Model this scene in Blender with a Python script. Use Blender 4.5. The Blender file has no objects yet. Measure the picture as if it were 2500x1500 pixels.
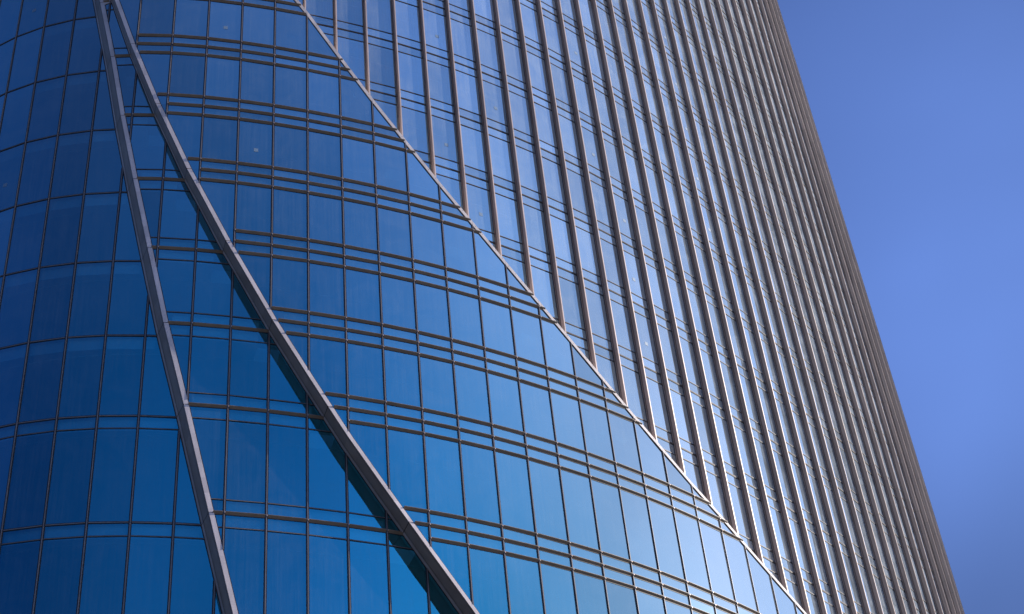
import bpy, math, random
from mathutils import Vector, Matrix
R = math.radians
scene = bpy.context.scene
random.seed(7)

# ------------------------------------------------------------------ camera
CAMZ = 1.6
PITCH, ROLL, LENS = R(40.65143161851805), R(-6.506129633134609), 56.86763531602732
cam_data = bpy.data.cameras.new("camera"); cam = bpy.data.objects.new("camera", cam_data)
scene.collection.objects.link(cam); scene.camera = cam
cam_data.lens = LENS; cam_data.sensor_width = 36; cam_data.sensor_fit = 'HORIZONTAL'
cam_data.clip_start = 0.5; cam_data.clip_end = 9000
cp, sp, cr, sr = math.cos(PITCH), math.sin(PITCH), math.cos(ROLL), math.sin(ROLL)
fwd = Vector((0, cp, sp)); u0 = Vector((0, -sp, cp)); x0 = Vector((1, 0, 0))
right = x0*cr + u0*sr; up = -x0*sr + u0*cr
m = Matrix((right, up, -fwd)).transposed().to_4x4(); m.translation = (0, 0, CAMZ)
cam.matrix_world = m

# ------------------------------------------------------------------ sky and sun
SUN_AZ, SUN_EL = 84.0, 27.0            # azimuth clockwise from +Y
w = bpy.data.worlds.new("World"); scene.world = w; w.use_nodes = True
nt = w.node_tree; nt.nodes.clear()
sky = nt.nodes.new('ShaderNodeTexSky'); sky.sky_type = 'NISHITA'; sky.sun_disc = False
sky.sun_elevation = R(SUN_EL); sky.sun_rotation = R(SUN_AZ)
sky.air_density = 1.0; sky.dust_density = 0.10; sky.ozone_density = 3.0; sky.altitude = 50
tint = nt.nodes.new('ShaderNodeMix'); tint.data_type = 'RGBA'; tint.blend_type = 'MULTIPLY'
tint.inputs[0].default_value = 1.0; tint.inputs[7].default_value = (0.95, 0.97, 1.36, 1)
bg = nt.nodes.new('ShaderNodeBackground'); bg.inputs[1].default_value = 0.15
wo = nt.nodes.new('ShaderNodeOutputWorld')
# added falloff: sky away from the sun darkened to deepen reflections; faint high haze
geo = nt.nodes.new('ShaderNodeTexCoord'); dp = nt.nodes.new('ShaderNodeVectorMath'); dp.operation = 'DOT_PRODUCT'
dp.inputs[1].default_value = (math.sin(R(SUN_AZ)), math.cos(R(SUN_AZ)), 0)
fall = nt.nodes.new('ShaderNodeMapRange'); fall.interpolation_type = 'SMOOTHSTEP'
fall.inputs[1].default_value = -0.65; fall.inputs[2].default_value = 0.55; fall.inputs[3].default_value = 0.0; fall.inputs[4].default_value = 1.0
deep = nt.nodes.new('ShaderNodeMix'); deep.data_type = 'RGBA'; deep.inputs[6].default_value = (0.10, 0.27, 0.40, 1); deep.inputs[7].default_value = (1, 1, 1, 1)
hz = nt.nodes.new('ShaderNodeTexNoise'); hz.inputs['Scale'].default_value = 2.6; hz.inputs['Detail'].default_value = 3; hz.inputs['Distortion'].default_value = 0.4
hr = nt.nodes.new('ShaderNodeMapRange'); hr.inputs[1].default_value = 0.32; hr.inputs[2].default_value = 0.70; hr.inputs[3].default_value = 0.86; hr.inputs[4].default_value = 1.16
mm = nt.nodes.new('ShaderNodeVectorMath'); mm.operation = 'SCALE'
t2 = nt.nodes.new('ShaderNodeMix'); t2.data_type = 'RGBA'; t2.blend_type = 'MULTIPLY'; t2.inputs[0].default_value = 1.0
nt.links.new(geo.outputs['Generated'], dp.inputs[0]); nt.links.new(dp.outputs['Value'], fall.inputs[0])
nt.links.new(geo.outputs['Generated'], hz.inputs[0]); nt.links.new(hz.outputs[0], hr.inputs[0])
nt.links.new(fall.outputs[0], deep.inputs[0]); warm = nt.nodes.new('ShaderNodeMapRange'); warm.interpolation_type = 'SMOOTHSTEP'; warm.inputs[1].default_value = 0.45; warm.inputs[2].default_value = 0.92
wc = nt.nodes.new('ShaderNodeMix'); wc.data_type = 'RGBA'; wc.inputs[7].default_value = (1.35, 1.16, 0.86, 1)
nt.links.new(dp.outputs['Value'], warm.inputs[0]); nt.links.new(warm.outputs[0], wc.inputs[0]); nt.links.new(deep.outputs[2], wc.inputs[6])
nt.links.new(wc.outputs[2], mm.inputs[0]); nt.links.new(hr.outputs[0], mm.inputs['Scale'])
nt.links.new(sky.outputs[0], tint.inputs[6]); nt.links.new(tint.outputs[2], t2.inputs[6]); nt.links.new(mm.outputs[0], t2.inputs[7])
# added bright lobe with darkened sky around it, imitating lens vignetting
VZ, VE = R(17.0), R(41.0)
dv = nt.nodes.new('ShaderNodeVectorMath'); dv.operation = 'DOT_PRODUCT'
dv.inputs[1].default_value = (math.sin(VZ)*math.cos(VE), math.cos(VZ)*math.cos(VE), math.sin(VE))
vr = nt.nodes.new('ShaderNodeMapRange'); vr.interpolation_type = 'SMOOTHSTEP'
vr.inputs[1].default_value = math.cos(R(15)); vr.inputs[2].default_value = 1.0; vr.inputs[3].default_value = 0.58; vr.inputs[4].default_value = 1.12
t3 = nt.nodes.new('ShaderNodeMix'); t3.data_type = 'RGBA'; t3.blend_type = 'MULTIPLY'; t3.inputs[0].default_value = 1.0
nt.links.new(geo.outputs['Generated'], dv.inputs[0]); nt.links.new(dv.outputs['Value'], vr.inputs[0])
north = nt.nodes.new('ShaderNodeMapRange'); north.inputs[1].default_value = 0.80; north.inputs[2].default_value = 0.93; north.interpolation_type = 'SMOOTHSTEP'
dn_ = nt.nodes.new('ShaderNodeVectorMath'); dn_.operation = 'DOT_PRODUCT'; dn_.inputs[1].default_value = dv.inputs[1].default_value
nt.links.new(geo.outputs['Generated'], dn_.inputs[0]); nt.links.new(dn_.outputs['Value'], north.inputs[0])
nt.links.new(north.outputs[0], t3.inputs[0])
nt.links.new(t2.outputs[2], t3.inputs[6]); nt.links.new(vr.outputs[0], t3.inputs[7])
# added off-camera whitish lobe in the sky, brightens reflections in the lower glass
HZ, HE = R(116.0), R(29.0)
dh = nt.nodes.new('ShaderNodeVectorMath'); dh.operation = 'DOT_PRODUCT'
dh.inputs[1].default_value = (math.sin(HZ)*math.cos(HE), math.cos(HZ)*math.cos(HE), math.sin(HE))
hr2 = nt.nodes.new('ShaderNodeMapRange'); hr2.interpolation_type = 'SMOOTHSTEP'; hr2.inputs[1].default_value = math.cos(R(27)); hr2.inputs[2].default_value = 1.0
t4 = nt.nodes.new('ShaderNodeMix'); t4.data_type = 'RGBA'; t4.blend_type = 'MULTIPLY'; t4.inputs[7].default_value = (1.6, 1.33, 1.2, 1)
nt.links.new(geo.outputs['Generated'], dh.inputs[0]); nt.links.new(dh.outputs['Value'], hr2.inputs[0]); nt.links.new(hr2.outputs[0], t4.inputs[0])
nt.links.new(t3.outputs[2], t4.inputs[6]); nt.links.new(t4.outputs[2], bg.inputs[0])
nt.links.new(bg.outputs[0], wo.inputs[0])
sd = bpy.data.lights.new("sun", 'SUN'); sd.energy = 4.6; sd.angle = R(0.5); sd.color = (1.0, 0.94, 0.88)
so = bpy.data.objects.new("sun", sd); scene.collection.objects.link(so)
sv = Vector((math.sin(R(SUN_AZ))*math.cos(R(SUN_EL)), math.cos(R(SUN_AZ))*math.cos(R(SUN_EL)), math.sin(R(SUN_EL))))
so.rotation_euler = sv.to_track_quat('Z', 'Y').to_euler()
scene.view_settings.view_transform = 'Standard'; scene.view_settings.look = 'None'
scene.view_settings.gamma = 1.0; scene.view_settings.use_curve_mapping = False
scene.view_settings.exposure = 0.0
scene.cycles.caustics_reflective = False; scene.cycles.max_bounces = 8; scene.cycles.transparent_max_bounces = 12

# ---- plan of the tower: one point and outward normal per glazing module
I0 = -12
PT =  [(-29.191,55.714),(-28.739,54.283),(-28.112,52.921),(-27.319,51.647),(-26.374,50.483),(-25.291,49.445),(-24.086,48.551),(-22.779,47.815),(-21.39,47.248),(-19.942,46.859),(-18.456,46.654),(-16.956,46.62),(-15.461,46.74),(-13.982,46.989),(-12.524,47.342),(-11.087,47.774),(-9.67,48.265),(-8.271,48.806),(-6.89,49.392),(-5.531,50.026),(-4.196,50.71),(-2.889,51.446),(-1.611,52.231),(-0.363,53.064),(0.854,53.94),(2.041,54.858),(3.196,55.814),(4.319,56.809),(5.41,57.839),(6.469,58.901),(7.5,59.991),(8.507,61.102),(9.495,62.231),(10.466,63.374),(11.421,64.531),(12.358,65.702),(13.278,66.887),(14.182,68.084),(15.071,69.292),(15.946,70.51),(16.806,71.739),(17.649,72.98),(18.474,74.233),(19.278,75.499),(20.056,76.781),(20.806,78.08),(21.523,79.398),(22.202,80.735),(22.839,82.094),(23.392,83.488),(23.858,84.914),(24.237,86.365),(24.527,87.837),(24.726,89.324),(24.833,90.82),(24.85,92.32),(24.774,93.818),(24.608,95.308),(24.351,96.786),(24.004,98.246),(23.568,99.681),(23.046,101.087),(22.439,102.459),(21.749,103.791),(20.979,105.078),(20.132,106.316),(19.211,107.5),(18.22,108.626),(17.161,109.689)]
NM =  [(-0.97055,-0.2409),(-0.93283,-0.36031),(-0.88049,-0.47407),(-0.81434,-0.58039),(-0.73541,-0.67762),(-0.64496,-0.76422),(-0.54439,-0.83883),(-0.43528,-0.90029),(-0.31935,-0.94764),(-0.19841,-0.98012),(-0.07976,-0.99681),(0.02853,-0.99959),(0.12308,-0.9924),(0.20102,-0.97959),(0.26173,-0.96514),(0.30775,-0.95147),(0.34392,-0.939),(0.37554,-0.92681),(0.40673,-0.91355),(0.43944,-0.89827),(0.47343,-0.88083),(0.50727,-0.86179),(0.53959,-0.84193),(0.56975,-0.82182),(0.59797,-0.80152),(0.62477,-0.78081),(0.65044,-0.75956),(0.67486,-0.73794),(0.69747,-0.71662),(0.71734,-0.69672),(0.73376,-0.67941),(0.74676,-0.66509),(0.7573,-0.65306),(0.76678,-0.64191),(0.77611,-0.63059),(0.7853,-0.61911),(0.79389,-0.60807),(0.80164,-0.59781),(0.80884,-0.58803),(0.81592,-0.57816),(0.82324,-0.56769),(0.8311,-0.55612),(0.8398,-0.5429),(0.84956,-0.5275),(0.86043,-0.50957),(0.87233,-0.48892),(0.88513,-0.46534),(0.89863,-0.43872),(0.91794,-0.39672),(0.94045,-0.33994),(0.95944,-0.2819),(0.97486,-0.2228),(0.98665,-0.16287),(0.99475,-0.10233),(0.99914,-0.04141),(0.99981,0.01966),(0.99674,0.08066),(0.98996,0.14136),(0.97948,0.20153),(0.96535,0.26095),(0.94762,0.3194),(0.92635,0.37665),(0.90163,0.4325),(0.87355,0.48674),(0.8422,0.53916),(0.80772,0.58957),(0.77022,0.63778),(0.72985,0.68361),(0.68675,0.72689)]
EX = {'A': (0.894, 0.404, 0.125, 0.519), 'B': (-0.016, 0.2365, 0.024, -0.0287),
      'C': (-0.823, 0.0838, -0.134, -0.2497), 'D': (0.0, 0.0, 0.0, 0.0)}
IMAX = I0 + len(PT) - 1
def base_pt(s, i):
    k = max(0, min(len(PT)-1, i - I0)); nx, ny = NM[k]
    a, b, c, d = EX[s]; ii = (max(-8, min(24, i)) - 8)/10.0
    rr = a + b*ii; tt = c + d*ii
    return Vector((PT[k][0] - nx*rr - ny*tt, PT[k][1] - ny*rr + nx*tt, 0))
QT = {s: {i: base_pt(s, i) for i in range(I0, IMAX+1)} for s in 'ABCD'}
def nrm(i):
    k = max(0, min(len(PT)-1, i - I0)); return Vector((NM[k][0], NM[k][1], 0))
def bay(s, i):
    q0, q1 = QT[s][i], QT[s][i+1]; t = (q1-q0).normalized()
    return q0, q1, t, Vector((t.y, -t.x, 0))
def S(s, i, z, dn=0.0):                       # point of a skin: module coordinate, height, distance proud of the glass
    k = max(I0, min(IMAX-1, math.floor(i))); q0, q1, t, nb = bay(s, k)
    p = q0 + (q1-q0)*(i-k) + nb*dn
    return Vector((p.x, p.y, z + CAMZ))
def SS(s, i, z, dn=0.0):                      # same with a normal that turns smoothly round the plan
    k = max(I0, min(IMAX-1, math.floor(i))); f = i-k
    nn = (nrm(k)*(1-f) + nrm(k+1)*f).normalized()
    p = QT[s][k]*(1-f) + QT[s][k+1]*f + nn*dn
    return Vector((p.x, p.y, z + CAMZ))

ZTOP, ZBOT = 113.0, -1.6
LEV = [109.0, 105.0, 101.0, 97.0, 93.0, 89.15, 85.25, 81.25, 77.3, 73.2, 69.05, 65.10, 61.16, 57.22, 53.28, 49.37,
       45.44, 41.50, 37.57, 32.83, 28.1, 23.4, 18.7, 14.0, 9.3, 4.6]
DS = 0.587                                     # spandrel half height
def lerp_tab(tab, x):
    if x <= tab[0][0]: a, b = tab[0], tab[1]
    elif x >= tab[-1][0]: a, b = tab[-2], tab[-1]
    else:
        for a, b in zip(tab, tab[1:]):
            if a[0] <= x <= b[0]: break
    return a[1] + (b[1]-a[1])*(x-a[0])/(b[0]-a[0])
T1 = sorted([(61, -1.29), (57.17, -.785), (53.3, -.325), (49.33, .2), (45.42, .74), (41.53, 1.29), (37.5, 1.93), (32.84, 2.64), (28.78, 3.28)])
T2 = sorted([(61.5, -.96), (60.43, -.77), (57.2, -.16), (53.34, .67), (49.34, 1.66), (45.41, 2.79), (41.49, 4.05), (38.86, 5.0), (36.34, 5.95),
      (33.97, 6.96), (31.7, 7.98), (29.4, 9.06)])
T3 = [(4.0, 63.15), (4.64, 61.57), (4.99, 60.73), (6, 58.06), (7, 55.55), (8, 53.3), (9, 51.18), (10, 49.26), (11, 47.45), (12, 45.77),
      (13, 44.18), (14, 42.68), (15, 41.28), (16, 40.03), (17, 38.87), (18.16, 37.74), (19.21, 36.7), (20.35, 35.7), (21.45, 34.8)]
def E2(z): return lerp_tab(T2, z)
def E1(z): return min(lerp_tab(T1, z), E2(z) - 0.14)
def E3(i): return lerp_tab(T3, i)
BW = 0.118                                     # band front width in modules

# ------------------------------------------------------------------ materials
def mat(name):
    mt = bpy.data.materials.new(name); mt.use_nodes = True
    return mt, mt.node_tree, mt.node_tree.nodes, mt.node_tree.links
def metal(name, col, metallic=0.3, rough=0.42, var=0.12, streak=True):
    mt, t, N, L = mat(name); b = N['Principled BSDF']
    b.inputs['Metallic'].default_value = metallic; b.inputs['Roughness'].default_value = rough
    g = N.new('ShaderNodeNewGeometry'); mp = N.new('ShaderNodeMapping'); nz = N.new('ShaderNodeTexNoise')
    mp.inputs['Scale'].default_value = (2.5, 2.5, 0.35) if streak else (1.2, 1.2, 1.2)
    nz.inputs['Scale'].default_value = 1.6; nz.inputs['Detail'].default_value = 5
    L.new(g.outputs['Position'], mp.inputs[0]); L.new(mp.outputs[0], nz.inputs[0])
    cr_ = N.new('ShaderNodeValToRGB'); cr_.color_ramp.elements[0].position = 0.3; cr_.color_ramp.elements[1].position = 0.72
    cr_.color_ramp.elements[0].color = tuple(c*(1-var) for c in col) + (1,)
    cr_.color_ramp.elements[1].color = tuple(min(1, c*(1+var)) for c in col) + (1,)
    L.new(nz.outputs[0], cr_.inputs[0])
    mx = N.new('ShaderNodeMix'); mx.data_type = 'RGBA'; mx.blend_type = 'MULTIPLY'; mx.inputs[0].default_value = 1
    rr = N.new('ShaderNodeMapRange'); rr.inputs[3].default_value = 0.9; rr.inputs[4].default_value = 1.08
    L.new(g.outputs['Random Per Island'], rr.inputs[0]); L.new(cr_.outputs[0], mx.inputs[6]); L.new(rr.outputs[0], mx.inputs[7])
    L.new(mx.outputs[2], b.inputs['Base Color'])
    return mt
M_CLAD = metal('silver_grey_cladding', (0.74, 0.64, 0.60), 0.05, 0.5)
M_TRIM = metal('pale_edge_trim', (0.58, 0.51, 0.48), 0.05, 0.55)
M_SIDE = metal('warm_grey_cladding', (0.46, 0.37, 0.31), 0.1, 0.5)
M_FIN = metal('fin_aluminium', (0.62, 0.475, 0.385), 0.12, 0.40)
M_BRONZE = metal('bronze_aluminium', (0.27, 0.215, 0.165), 0.05, 0.45)
M_CAP = metal('mullion_cap', (0.26, 0.23, 0.22), 0.1, 0.4)
M_TRAN = metal('transom_cap', (0.14, 0.11, 0.09), 0.2, 0.5)
M_DARK = metal('black_gasket', (0.018, 0.018, 0.022), 0.0, 0.5)
M_BRASS = metal('joint_flange', (0.42, 0.36, 0.27), 0.3, 0.4)
M_SLAB = metal('slab_edge_panel', (0.60, 0.66, 0.70), 0.0, 0.6, 0.05, False)
M_CEIL = metal('ceiling_tile', (0.62, 0.62, 0.60), 0.0, 0.8, 0.04, False)
M_CORE = metal('core_wall', (0.12, 0.12, 0.13), 0.0, 0.8, 0.1, False)
M_MARK = metal('marker_film', (0.20, 0.29, 0.39), 0.0, 0.5, 0.03, False)
M_GROUND = metal('unseen_dark_ground', (0.11, 0.095, 0.08), 0.0, 0.85, 0.2, False)  # unseen ground, kept dark to cut bounce light on the undersides

def glass(name, d0, d1):
    mt, t, N, L = mat(name); N.remove(N['Principled BSDF']); out = N['Material Output']
    g = N.new('ShaderNodeNewGeometry')
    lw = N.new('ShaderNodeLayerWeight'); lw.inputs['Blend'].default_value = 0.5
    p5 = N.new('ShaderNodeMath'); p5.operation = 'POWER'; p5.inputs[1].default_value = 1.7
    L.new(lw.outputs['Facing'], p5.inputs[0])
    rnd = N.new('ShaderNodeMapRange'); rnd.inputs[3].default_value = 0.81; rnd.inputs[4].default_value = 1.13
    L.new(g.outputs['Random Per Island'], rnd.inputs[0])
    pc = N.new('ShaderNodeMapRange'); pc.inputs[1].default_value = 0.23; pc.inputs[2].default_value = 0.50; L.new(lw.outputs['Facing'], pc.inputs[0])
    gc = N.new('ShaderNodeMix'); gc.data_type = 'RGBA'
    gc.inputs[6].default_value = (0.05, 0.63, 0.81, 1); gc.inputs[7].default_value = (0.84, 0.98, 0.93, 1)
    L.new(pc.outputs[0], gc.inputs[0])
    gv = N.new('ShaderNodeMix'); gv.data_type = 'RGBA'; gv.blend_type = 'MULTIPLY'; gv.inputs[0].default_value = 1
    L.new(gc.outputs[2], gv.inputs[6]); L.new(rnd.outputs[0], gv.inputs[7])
    nz = N.new('ShaderNodeTexNoise'); nz.inputs['Scale'].default_value = 0.9; nz.inputs['Detail'].default_value = 1
    L.new(g.outputs['Position'], nz.inputs[0])
    bp = N.new('ShaderNodeBump'); bp.inputs['Strength'].default_value = 0.14; bp.inputs['Distance'].default_value = 0.02
    L.new(nz.outputs[0], bp.inputs['Height'])
    gl = N.new('ShaderNodeBsdfGlossy'); gl.inputs['Roughness'].default_value = 0.02
    L.new(gv.outputs[2], gl.inputs['Color']); L.new(bp.outputs[0], gl.inputs['Normal'])
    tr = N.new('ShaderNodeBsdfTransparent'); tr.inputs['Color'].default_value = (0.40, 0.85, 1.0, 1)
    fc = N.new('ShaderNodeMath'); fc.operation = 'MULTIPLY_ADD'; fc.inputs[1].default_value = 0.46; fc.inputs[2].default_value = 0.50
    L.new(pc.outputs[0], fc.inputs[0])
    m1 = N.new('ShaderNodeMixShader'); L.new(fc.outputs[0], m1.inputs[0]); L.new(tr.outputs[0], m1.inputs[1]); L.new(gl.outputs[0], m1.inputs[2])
    # dust film with vertical rain streaks and smears
    mp = N.new('ShaderNodeMapping'); mp.inputs['Scale'].default_value = (11, 11, 0.25)
    n1 = N.new('ShaderNodeTexNoise'); n1.inputs['Scale'].default_value = 1.3; n1.inputs['Detail'].default_value = 6; n1.inputs['Roughness'].default_value = 0.62
    L.new(g.outputs['Position'], mp.inputs[0]); L.new(mp.outputs[0], n1.inputs[0])
    n2 = N.new('ShaderNodeTexNoise'); n2.inputs['Scale'].default_value = 0.7; n2.inputs['Detail'].default_value = 8; n2.inputs['Roughness'].default_value = 0.7; n2.inputs['Distortion'].default_value = 1.2
    L.new(g.outputs['Position'], n2.inputs[0])
    mu = N.new('ShaderNodeMath'); mu.operation = 'MULTIPLY'; L.new(n1.outputs[0], mu.inputs[0]); L.new(n2.outputs[0], mu.inputs[1])
    mr = N.new('ShaderNodeMapRange'); mr.inputs[1].default_value = 0.17; mr.inputs[2].default_value = 0.40
    mr.inputs[3].default_value = d0; mr.inputs[4].default_value = d1
    L.new(mu.outputs[0], mr.inputs[0])
    # the film reads denser at a glancing view
    p3 = N.new('ShaderNodeMath'); p3.operation = 'POWER'; p3.inputs[1].default_value = 2.5; L.new(lw.outputs['Facing'], p3.inputs[0])
    ma = N.new('ShaderNodeMath'); ma.operation = 'MULTIPLY_ADD'; ma.inputs[1].default_value = 8.0; ma.inputs[2].default_value = 1.0
    L.new(p3.outputs[0], ma.inputs[0])
    md = N.new('ShaderNodeMath'); md.operation = 'MULTIPLY'; L.new(ma.outputs[0], md.inputs[0]); L.new(mr.outputs[0], md.inputs[1])
    df = N.new('ShaderNodeBsdfDiffuse'); df.inputs['Color'].default_value = (0.62, 0.70, 0.76, 1)
    m2 = N.new('ShaderNodeMixShader'); L.new(md.outputs[0], m2.inputs[0]); L.new(m1.outputs[0], m2.inputs[1]); L.new(df.outputs[0], m2.inputs[2])
    L.new(m2.outputs[0], out.inputs[0])
    return mt
M_GLASS = glass('coated_blue_glass', 0.008, 0.045)
M_GLASSD = glass('dusty_blue_glass', 0.035, 0.115)

# ------------------------------------------------------------------ mesh collector
class MB:
    def __init__(self): self.v = []; self.f = []; self.m = []; self.mats = []
    def mi(self, mt):
        if mt not in self.mats: self.mats.append(mt)
        return self.mats.index(mt)
    def face(self, pts, mt):
        b = len(self.v); self.v += [tuple(p) for p in pts]; self.f.append(tuple(range(b, b+len(pts)))); self.m.append(self.mi(mt))
    def prism(self, lo, hi, mt, caps=True):    # lo, hi: matching rings
        b = len(self.v); n = len(lo); k = self.mi(mt)
        self.v += [tuple(p) for p in lo] + [tuple(p) for p in hi]
        for j in range(n):
            self.f.append((b+j, b+(j+1) % n, b+n+(j+1) % n, b+n+j)); self.m.append(k)
        if caps:
            self.f.append(tuple(b+j for j in reversed(range(n)))); self.m.append(k)
            self.f.append(tuple(b+n+j for j in range(n))); self.m.append(k)
    def add(self, o):
        b = len(self.v); self.v += o.v; self.f += [tuple(x+b for x in f) for f in o.f]
        self.m += [self.mi(o.mats[k]) for k in o.m]
    def build(self, name, parent=None):
        me = bpy.data.meshes.new(name); me.from_pydata(self.v, [], self.f)
        for mt in self.mats: me.materials.append(mt)
        me.polygons.foreach_set('material_index', self.m); me.update()
        o = bpy.data.objects.new(name, me); scene.collection.objects.link(o); o.parent = parent
        return o
def to_px(p):
    d = Vector(p) - Vector((0, 0, CAMZ)); z = d.dot(fwd)
    if z <= 0.1: return None
    k = LENS/36*1024/z
    return 512 + d.dot(right)*k, 307 - d.dot(up)*k
def seen(mb):                                   # rough area of the picture a piece covers
    q = [to_px(p) for p in mb.v]
    if None in q: return 0
    x = [min(1024, max(0, a[0])) for a in q]; y = [min(614, max(0, a[1])) for a in q]
    return (max(x)-min(x))*(max(y)-min(y))
def emit(name, rest, pieces, parent, cap=100, label=None):
    pieces = sorted([(seen(m), k, m) for k, m in enumerate(pieces) if m.f], key=lambda t: -t[0])
    keep = [m for a, k, m in pieces[:cap] if a > 0]; other = [m for a, k, m in pieces[len(keep):]]
    out = [m.build(name, parent) for m in keep]
    if other:
        r = MB()
        for m in other: r.add(m)
        o = r.build(rest, parent); o['kind'] = 'stuff'
    return out

tower = bpy.data.objects.new('glass_tower', None); scene.collection.objects.link(tower)
c0 = QT['D'][8]; tower.location = (0, 0, 0)
tower['label'] = 'tall curved blue glass office tower with layered skins, slanting grey bands and slender vertical fins'
tower['category'] = 'skyscraper'

# ------------------------------------------------------------------ regions and clipping
def clip(poly, g):                              # keep the side where g >= 0, g linear in (i, z)
    out = []
    for a, b in zip(poly, poly[1:]+poly[:1]):
        ga, gb = g(*a), g(*b)
        if ga >= 0: out.append(a)
        if (ga >= 0) != (gb >= 0):
            t = ga/(ga-gb); out.append((a[0]+(b[0]-a[0])*t, a[1]+(b[1]-a[1])*t))
    return out
def lin_z(fn, z0, z1, off=0.0):                 # i-boundary that is linear between two heights
    a, b = fn(z0)+off, fn(z1)+off
    return lambda z: a + (b-a)*(z-z0)/(z1-z0)
def lin_i(fn, i0, i1, off=0.0):
    a, b = fn(i0)+off, fn(i1)+off
    return lambda i: a + (b-a)*(i-i0)/(i1-i0)
def region(s, poly):
    i0, i1 = min(p[0] for p in poly), max(p[0] for p in poly); z0, z1 = min(p[1] for p in poly), max(p[1] for p in poly)
    zc = 0.5*(z0+z1)
    if s == 'A':
        h = lin_z(E1, z0, z1, 0.03); poly = clip(poly, lambda i, z: h(z)-i)
    if s == 'B' and poly:
        h = lin_z(E1, z0, z1, 0.05); poly = clip(poly, lambda i, z: i-h(z))
        if poly: k = lin_z(E2, z0, z1, 0.0); poly = clip(poly, lambda i, z: k(z)-i)
    if s == 'C' and poly:
        h = lin_z(E2, z0, z1, 0.05); poly = clip(poly, lambda i, z: i-h(z))
    if s == 'C' and poly:
        k = lin_i(E3, i0, i1, -0.08); poly = clip(poly, lambda i, z: k(i)-z)
    if s == 'D' and poly:
        k = lin_i(E3, i0, i1, 0.0); poly = clip(poly, lambda i, z: z-k(i))
    return poly if poly and len(poly) >= 3 else None
def spans(s, i):                                # (z0, z1, is_spandrel) cells of one bay, top down
    zs = []
    top = ZTOP
    for k, z in enumerate(LEV):
        if s == 'A':
            zs.append((z, top, 'v'))
            if z < 38: zs.append((z-0.575, z, 's')); top = z-0.575
            else: top = z
        else:
            zs.append((z+DS, top, 'v')); zs.append((z, z+DS, 's')); zs.append((z-DS, z, 's')); top = z-DS
    zs.append((ZBOT, top, 'v'))
    return zs
RNG = {'A': (I0, 9), 'B': (-2, 23), 'C': (-6, 44), 'D': (I0, IMAX)}
vis, spn = [], []
for s in 'ABCD':
    for i in range(*RNG[s]):
        q0, q1, t, nb = bay(s, i)
        for z0, z1, kd in spans(s, i):
            # tall cells are cut into slices only for the test so curved edges clip well
            n = 1
            poly = region(s, [(i, z0), (i+1, z0), (i+1, z1), (i, z1)])
            if not poly: continue
            ar = abs(sum(a[0]*b[1]-b[0]*a[1] for a, b in zip(poly, poly[1:]+poly[:1])))/2
            if ar < 0.01: continue
            tx, tz = random.gauss(0, 0.0034), random.gauss(0, 0.0013); zc = 0.5*(z0+z1)
            mb = MB(); mb.face([S(s, min(a, i+0.99999), z, (a-i-0.5)*tx*1.5 + (z-zc)*tz) for a, z in poly], M_GLASSD if s == 'D' else M_GLASS)
            (vis if kd == 'v' else spn).append(mb)
emit('window_pane', 'window_panes', vis, tower)
emit('spandrel_pane', 'spandrel_panes', spn, tower)

# ------------------------------------------------------------------ vertical mullions and fins
def col(mb, s, i, z0, z1, t0, t1, d0, d1, mt):
    n = nrm(i); t = Vector((-n.y, n.x, 0)); q = QT[s][i]
    def P(a, d, z): v = q + t*a + n*d; return Vector((v.x, v.y, z+CAMZ))
    mb.prism([P(t0, d0, z0), P(t1, d0, z0), P(t1, d1, z0), P(t0, d1, z0)],
             [P(t0, d0, z1), P(t1, d0, z1), P(t1, d1, z1), P(t0, d1, z1)], mt)
def solve_z(fn, i, lo, hi):                      # height where fn(z) = i (fn falls with z)
    if fn(hi) > i: return hi
    if fn(lo) < i: return lo
    for _ in range(50):
        mid = 0.5*(lo+hi)
        if fn(mid) > i: lo = mid
        else: hi = mid
    return 0.5*(lo+hi)
def zrange(s, i):
    z1 = solve_z(E1, i, ZBOT, ZTOP); z2 = solve_z(E2, i, ZBOT, ZTOP)
    w1_ = solve_z(E1, i-BW, ZBOT, ZTOP); w2_ = solve_z(E2, i-BW, ZBOT, ZTOP)
    if s == 'A': return (ZBOT, z1)
    if s == 'B': return (w1_, z2)
    if s == 'C': return (w2_, min(ZTOP, E3(i)-0.1))
    return (max(ZBOT, E3(i)-0.05), ZTOP)
mull = []
for s in 'ABC':
    for i in range(RNG[s][0], RNG[s][1]+1):
        z0, z1 = zrange(s, i)
        if z1 - z0 < 0.15: continue
        mb = MB()
        col(mb, s, i, z0, z1, -0.058, 0.058, -0.12, 0.012, M_DARK)
        col(mb, s, i, z0, z1, -0.020, 0.020, 0.012, 0.040, M_CAP)
        col(mb, s, i, z0, z1, -0.006, 0.006, 0.040, 0.052, M_CAP)
        mull.append(mb)
emit('mullion', 'mullions', mull, tower)
fins = []
for i in range(I0+1, IMAX):
    z0, z1 = zrange('D', i); mb = MB()
    col(mb, 'D', i, z0, z1, -0.078, 0.078, -0.12, 0.014, M_DARK)
    col(mb, 'D', i, z0, z1, -0.058, -0.044, 0.014, 0.040, M_FIN)
    col(mb, 'D', i, z0, z1, 0.044, 0.056, 0.014, 0.034, M_CAP)
    col(mb, 'D', i, z0, z1, -0.022, 0.022, 0.014, 0.090, M_DARK)
    col(mb, 'D', i, z0, z1, -0.031, 0.031, 0.050, 0.064, M_FIN)
    cuts = [z0] + sorted(z for z in LEV if z0+0.3 < z < z1) + [z1]
    for a, b in zip(cuts, cuts[1:]):
        col(mb, 'D', i, a+0.010, b-0.010, -0.027, 0.027, 0.088, 0.285, M_FIN)
    for z in cuts[1:-1]:
        col(mb, 'D', i, z-0.010, z+0.010, -0.030, 0.030, 0.086, 0.288, M_BRASS)
    fins.append(mb)
emit('vertical_fin', 'vertical_fins', fins, tower)

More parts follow.
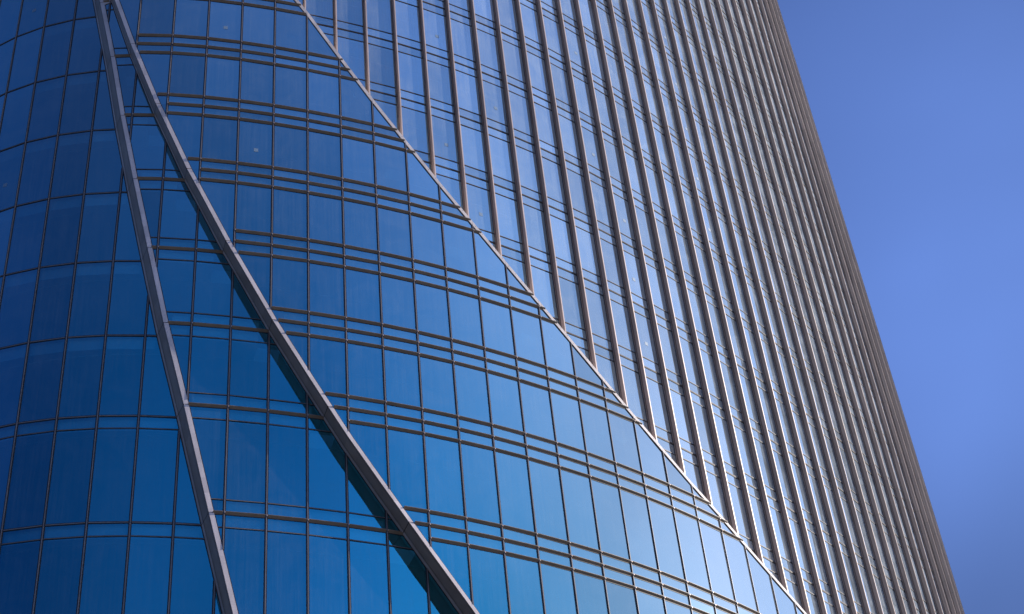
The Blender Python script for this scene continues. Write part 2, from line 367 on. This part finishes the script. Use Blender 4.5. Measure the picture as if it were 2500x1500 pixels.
# ------------------------------------------------------------------ transoms and horizontal fins
def hbar(mb, s, i, a, b, z0, z1, d0, d1, mt):    # box along one bay from module coordinate a to b
    b = min(b, i+0.99999)
    mb.prism([S(s, a, z0, d0), S(s, a, z0, d1), S(s, a, z1, d1), S(s, a, z1, d0)],
             [S(s, b, z0, d0), S(s, b, z0, d1), S(s, b, z1, d1), S(s, b, z1, d0)], mt)
def irange(s, z):
    if s == 'A': return RNG['A'][0], E1(z)-0.005
    if s == 'B': return E1(z)+0.1, E2(z)
    i3 = RNG['C'][1]
    lo, hi = -6.0, 50.0                           # E3(i) = z
    for _ in range(50):
        mid = 0.5*(lo+hi)
        if E3(mid) > z: lo = mid
        else: hi = mid
    if s == 'C': return E2(z)+BW, min(lo, i3)
    return max(RNG['D'][0], lo), RNG['D'][1]
def transom(s, z, bold):
    mb = MB(); a, b = irange(s, z)
    if b-a < 0.05: return mb
    for i in range(math.floor(a), math.ceil(b)):
        p, q = max(a, i+0.036), min(b, i+1-0.036)
        if q-p < 0.02: continue
        h = 0.050 if bold else 0.031
        hbar(mb, s, i, p, q, z-h, z+h, -0.05, 0.015, M_DARK)
        if s == 'D':
            if bold:
                hbar(mb, s, i, p, q, z+0.016, z+0.034, 0.015, 0.026, M_TRAN); hbar(mb, s, i, p, q, z-0.034, z-0.016, 0.015, 0.028, M_TRAN)
            else:
                hbar(mb, s, i, p, q, z-0.012, z+0.012, 0.015, 0.026, M_TRAN)
        else:
            hbar(mb, s, i, p, q, z-h*0.28, z+h*0.28, 0.015, 0.026, M_CAP)
    return mb
tran, hfin = [], []
def blade(s, z):
    mb = MB(); a, b = irange(s, z)
    if s == 'C': a += 0.03
    for i in range(math.floor(a), math.ceil(b)):
        p, q = max(a, i+0.030), min(b, i+1-0.030)
        if q-p < (0.25 if s == 'C' and i == math.floor(a) else 0.04): continue
        q_ = min(q, i+0.99999)                  # sloping underside, small upright lip, flat top
        prof = [(0.012, -0.045), (0.092, 0.028), (0.095, 0.046), (0.012, 0.046)]
        mb.prism([S(s, p, z+h, d) for d, h in prof], [S(s, q_, z+h, d) for d, h in prof], M_BRONZE)
        hbar(mb, s, i, p, q, z+0.040, z+0.052, 0.085, 0.099, M_BRONZE)
        hbar(mb, s, i, p, q, z-0.072, z+0.052, -0.05, 0.011, M_DARK)
        if i > a: # bracket at the mullion
            hbar(mb, s, i, max(a, i+0.004), i+0.024, z-0.01, z+0.05, 0.055, 0.088, M_FIN)
    return mb
for z in LEV:
    if z < 62:
        tran.append(transom('A', z, True))
        if z < 38: tran.append(transom('A', z-0.575, False))
        for d in (-DS, DS): tran.append(transom('B', z+d, False))
        hfin.append(blade('B', z))
    for d in (-DS, 0, DS): hfin.append(blade('C', z+d))
    for d in (-DS, 0, DS): tran.append(transom('D', z+d, d == 0))
emit('transom', 'transoms', tran, tower)
emit('horizontal_fin', 'horizontal_fins', hfin, tower)

# ------------------------------------------------------------------ diagonal bands (stepped edge of one skin over the next)
def band(outer, inner, fn, ztop, zbot, foot, wide=None):
    root = bpy.data.objects.new('diagonal_band', None); scene.collection.objects.link(root); root.parent = tower
    joints = [z for z in LEV if zbot < z < ztop]
    zs = sorted(set([zbot + k*0.65 for k in range(int((ztop-zbot)/0.65)+1)] + joints + [ztop]))
    def fw(z): return wide(z) if wide else BW
    def ring(z):                                   # key points of the section
        r = fn(z); o = SS(outer, r, z, 0.035); fnt = SS(outer, r+fw(z), z, 0.035); ft = SS(inner, r+foot, z, 0.0)
        return r, o, fnt, ft
    back, front, side, lip = MB(), MB(), MB(), MB()
    for a, b in zip(zs, zs[1:]):
        ra, oa, fa, ta = ring(a); rb, ob, fb, tb = ring(b)
        # backing: front web, side web, set in behind the cladding
        def off(r, z): return SS(outer, r+0.012, z, 0.018)
        def in_(r, z): return SS(inner, r+foot+0.012, z, -0.05)
        back.prism([off(ra, a), SS(outer, ra+fw(a)+0.022, a, 0.018), SS(outer, ra+fw(a)+0.022, a, -0.1), SS(outer, ra+0.08, a, -0.1)],
                   [off(rb, b), SS(outer, rb+fw(b)+0.022, b, 0.018), SS(outer, rb+fw(b)+0.022, b, -0.1), SS(outer, rb+0.08, b, -0.1)], M_DARK, False)
        back.prism([off(ra, a), SS(outer, ra+0.08, a, -0.02), SS(inner, ra+foot+0.08, a, -0.05), in_(ra, a)],
                   [off(rb, b), SS(outer, rb+0.08, b, -0.02), SS(inner, rb+foot+0.08, b, -0.05), in_(rb, b)], M_DARK, False)
        back.face([SS(inner, ra+foot-0.022, a, 0.008), SS(inner, ra+foot+0.02, a, 0.008), SS(inner, rb+foot+0.02, b, 0.008), SS(inner, rb+foot-0.022, b, 0.008)], M_DARK)
        ga = 0.013 if a in joints else 0; gb = 0.013 if b in joints else 0
        A, B = a+ga, b-gb
        rA, oA, fA, tA = ring(A); rB, oB, fB, tB = ring(B)
        front.prism([oA, fA, SS(outer, rA+fw(A), A, 0.005), SS(outer, rA+0.01, A, 0.02)], [oB, fB, SS(outer, rB+fw(B), B, 0.005), SS(outer, rB+0.01, B, 0.02)], M_CLAD)
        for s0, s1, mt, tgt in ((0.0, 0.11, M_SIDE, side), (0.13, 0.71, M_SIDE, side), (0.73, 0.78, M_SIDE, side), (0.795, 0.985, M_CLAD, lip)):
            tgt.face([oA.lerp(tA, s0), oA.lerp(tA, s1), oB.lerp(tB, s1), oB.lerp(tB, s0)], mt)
    back.build('backing_frame', root); front.build('front_trim', root); side.build('side_cladding', root); lip.build('base_strip', root)
    return root
def w1(z): return BW if z < 61.08 else max(BW, E2(z)-E1(z)+0.02)
band('B', 'A', E1, 66.0, 20.0, 0.0, w1)['label'] = 'slimmer, steeper grey band nearest the left edge'
band('C', 'B', E2, 70.0, 20.0, -0.07)['label'] = 'broader grey band with a dark recessed side, sweeping down to the right'

# thin slanting trim where the fin skin starts above the bar skin
root = bpy.data.objects.new('slanting_trim', None); scene.collection.objects.link(root); root.parent = tower
trim, back, screws = MB(), MB(), MB()
i = -4
while i < 40:
    za, zb = E3(i), E3(i+1)
    hh = 0.165*math.sqrt(1+((za-zb)/1.5)**2)/2
    zc = 0.0
    def hp(x): return za + (zb-za)*(x-i) - 0.03
    n = 5
    for k in range(n):
        a, b = i + k/n + (0.006 if k == 0 else 0), min(i + (k+1)/n, i+0.99999)
        ring_ = lambda x, o: [SS('C', x, hp(x)-hh+o, 0.004), SS('C', x, hp(x)-hh+o, 0.045), SS('C', x, hp(x)+hh, 0.045), SS('C', x, hp(x)+hh, 0.004)]
        trim.prism(ring_(a, 0), ring_(b, 0), M_TRIM)
        sc_ = lambda x: [SS('C', x, hp(x)-hh-0.03, -0.03), SS('C', x, hp(x)-hh-0.03, 0.012), SS('C', x, hp(x)+hh-0.02, 0.012), SS('C', x, hp(x)+hh-0.02, -0.03)]
        back.prism(sc_(a), sc_(b), M_DARK)
        x = i + (k+0.5)/n; z = hp(x)+hh*0.35
        screws.prism([SS('C', x-0.009, z-0.012, 0.045), SS('C', x+0.009, z-0.012, 0.045), SS('C', x+0.009, z+0.012, 0.045), SS('C', x-0.009, z+0.012, 0.045)],
                     [SS('C', x-0.009, z-0.012, 0.049), SS('C', x+0.009, z-0.012, 0.049), SS('C', x+0.009, z+0.012, 0.049), SS('C', x-0.009, z+0.012, 0.049)], M_DARK)
        # return plate to the skin behind
        A0, B0 = SS('C', a, hp(a)+hh-0.02, 0.0), SS('C', b, hp(b)+hh-0.02, 0.0)
        A1, B1 = S('D', a, hp(a)+hh-0.02, -0.02), S('D', b, hp(b)+hh-0.02, -0.02)
        dz = Vector((0, 0, -0.05))
        back.prism([A0, A1, A1+dz, A0+dz], [B0, B1, B1+dz, B0+dz], M_CLAD)
    i += 1
trim.build('trim_strip', root); back.build('backing_frame', root); screws.build('screw_line', root)['kind'] = 'stuff'

# ------------------------------------------------------------------ inside: slabs, ceilings, core
slabs = []
def inset(i, d): q = QT['D'][i] - nrm(i)*d; return q
DEEP = 7.0
for z in LEV:
    mb = MB()
    for i in range(I0, IMAX):
        a0, a1, b0, b1 = inset(i, 1.05), inset(i+1, 1.05), inset(i, DEEP), inset(i+1, DEEP)
        V = lambda p, h: Vector((p.x, p.y, h+CAMZ))
        mb.face([V(a0, z-0.60), V(a1, z-0.60), V(b1, z-0.60), V(b0, z-0.60)], M_CEIL)
        mb.face([V(a0, z+0.10), V(b0, z+0.10), V(b1, z+0.10), V(a1, z+0.10)], M_CORE)
        mb.face([V(a0, z-0.60), V(a0, z+0.10), V(a1, z+0.10), V(a1, z-0.60)], M_SLAB)
    for s in 'ABCD':
        a, b = irange(s, z)
        if s == 'A': b = E1(z) - 0.03
        if s == 'B': a, b = E1(z-DS) + BW, E2(z+DS) - 0.12
        if s == 'C': a, b = E2(z-DS) + BW, irange('C', z+DS)[1] - 0.05
        if s == 'D': a = irange('D', z-DS)[0]
        if b-a < 0.05: continue
        for i in range(math.floor(a), math.ceil(b)):
            p, q = max(a, i), min(b, i+0.99999)
            if q-p < 0.01 or i < I0 or i+1 > IMAX: continue
            o0, o1 = S(s, p, z-DS+0.03, -0.16), S(s, q, z-DS+0.03, -0.16)
            u = Vector((0, 0, (DS-0.05) if s == 'A' else 2*DS-0.06))
            mb.face([o0, o1, o1+u, o0+u], M_SLAB)
            f0, f1 = p-i, q-i
            g0 = inset(i, 1.05)*(1-f0)+inset(i+1, 1.05)*f0; g1 = inset(i, 1.05)*(1-f1)+inset(i+1, 1.05)*f1
            mb.face([o0, Vector((g0.x, g0.y, o0.z)), Vector((g1.x, g1.y, o1.z)), o1], M_SLAB)
    slabs.append(mb)
emit('floor_slab', 'floor_slabs', slabs, tower)
core = MB()
for i in range(I0, IMAX):
    b0, b1 = inset(i, DEEP), inset(i+1, DEEP)
    core.face([Vector((b0.x, b0.y, 0)), Vector((b1.x, b1.y, 0)), Vector((b1.x, b1.y, ZTOP+CAMZ)), Vector((b0.x, b0.y, ZTOP+CAMZ))], M_CORE)
b0, b1 = QT['D'][I0], QT['D'][IMAX]
core.face([Vector((b1.x, b1.y, 0)), Vector((b0.x, b0.y, 0)), Vector((b0.x, b0.y, ZTOP+CAMZ)), Vector((b1.x, b1.y, ZTOP+CAMZ))], M_CORE)
core.build('core_wall', tower)
roof = MB(); roof.face([Vector((q.x, q.y, ZTOP+CAMZ+0.02)) for q in [QT['D'][i] for i in range(I0, IMAX+1)]], M_CORE); roof.build('roof', tower)

# small square markers on some panes
for s, i, z in [('A', -3.49, 62.75), ('A', -3.48, 50.94), ('C', 2.52, 58.75), ('C', 3.52, 50.93), ('D', 9.56, 62.68), ('D', 9.56, 54.87), ('D', 11.55, 58.8),
                ('D', 10.55, 50.94), ('D', 15.59, 66.67), ('D', 21.54, 74.81), ('D', 16.57, 54.95), ('D', 16.51, 50.98), ('D', 21.54, 62.71),
                ('D', 21.56, 66.76), ('D', 21.56, 58.82), ('D', 21.56, 70.6), ('D', 15.59, 58.78), ('D', 16.55, 47.0)]:
    mb = MB(); k = math.floor(i)
    r0 = [S(s, i-0.062, z-0.1, 0.004), S(s, i+0.062, z-0.1, 0.004), S(s, i+0.062, z+0.1, 0.004), S(s, i-0.062, z+0.1, 0.004)]
    r1 = [S(s, i-0.062, z-0.1, 0.008), S(s, i+0.062, z-0.1, 0.008), S(s, i+0.062, z+0.1, 0.008), S(s, i-0.062, z+0.1, 0.008)]
    mb.prism(r0, r1, M_MARK); mb.build('window_marker', tower)

# ------------------------------------------------------------------ ground
g = MB(); n = 64
g.face([Vector((4500*math.cos(2*math.pi*k/n), 4500*math.sin(2*math.pi*k/n), 0)) for k in range(n)], M_GROUND)
go = g.build('ground'); go['kind'] = 'structure'; go['label'] = 'unseen ground around the foot of the tower, kept dark to cut bounce light'
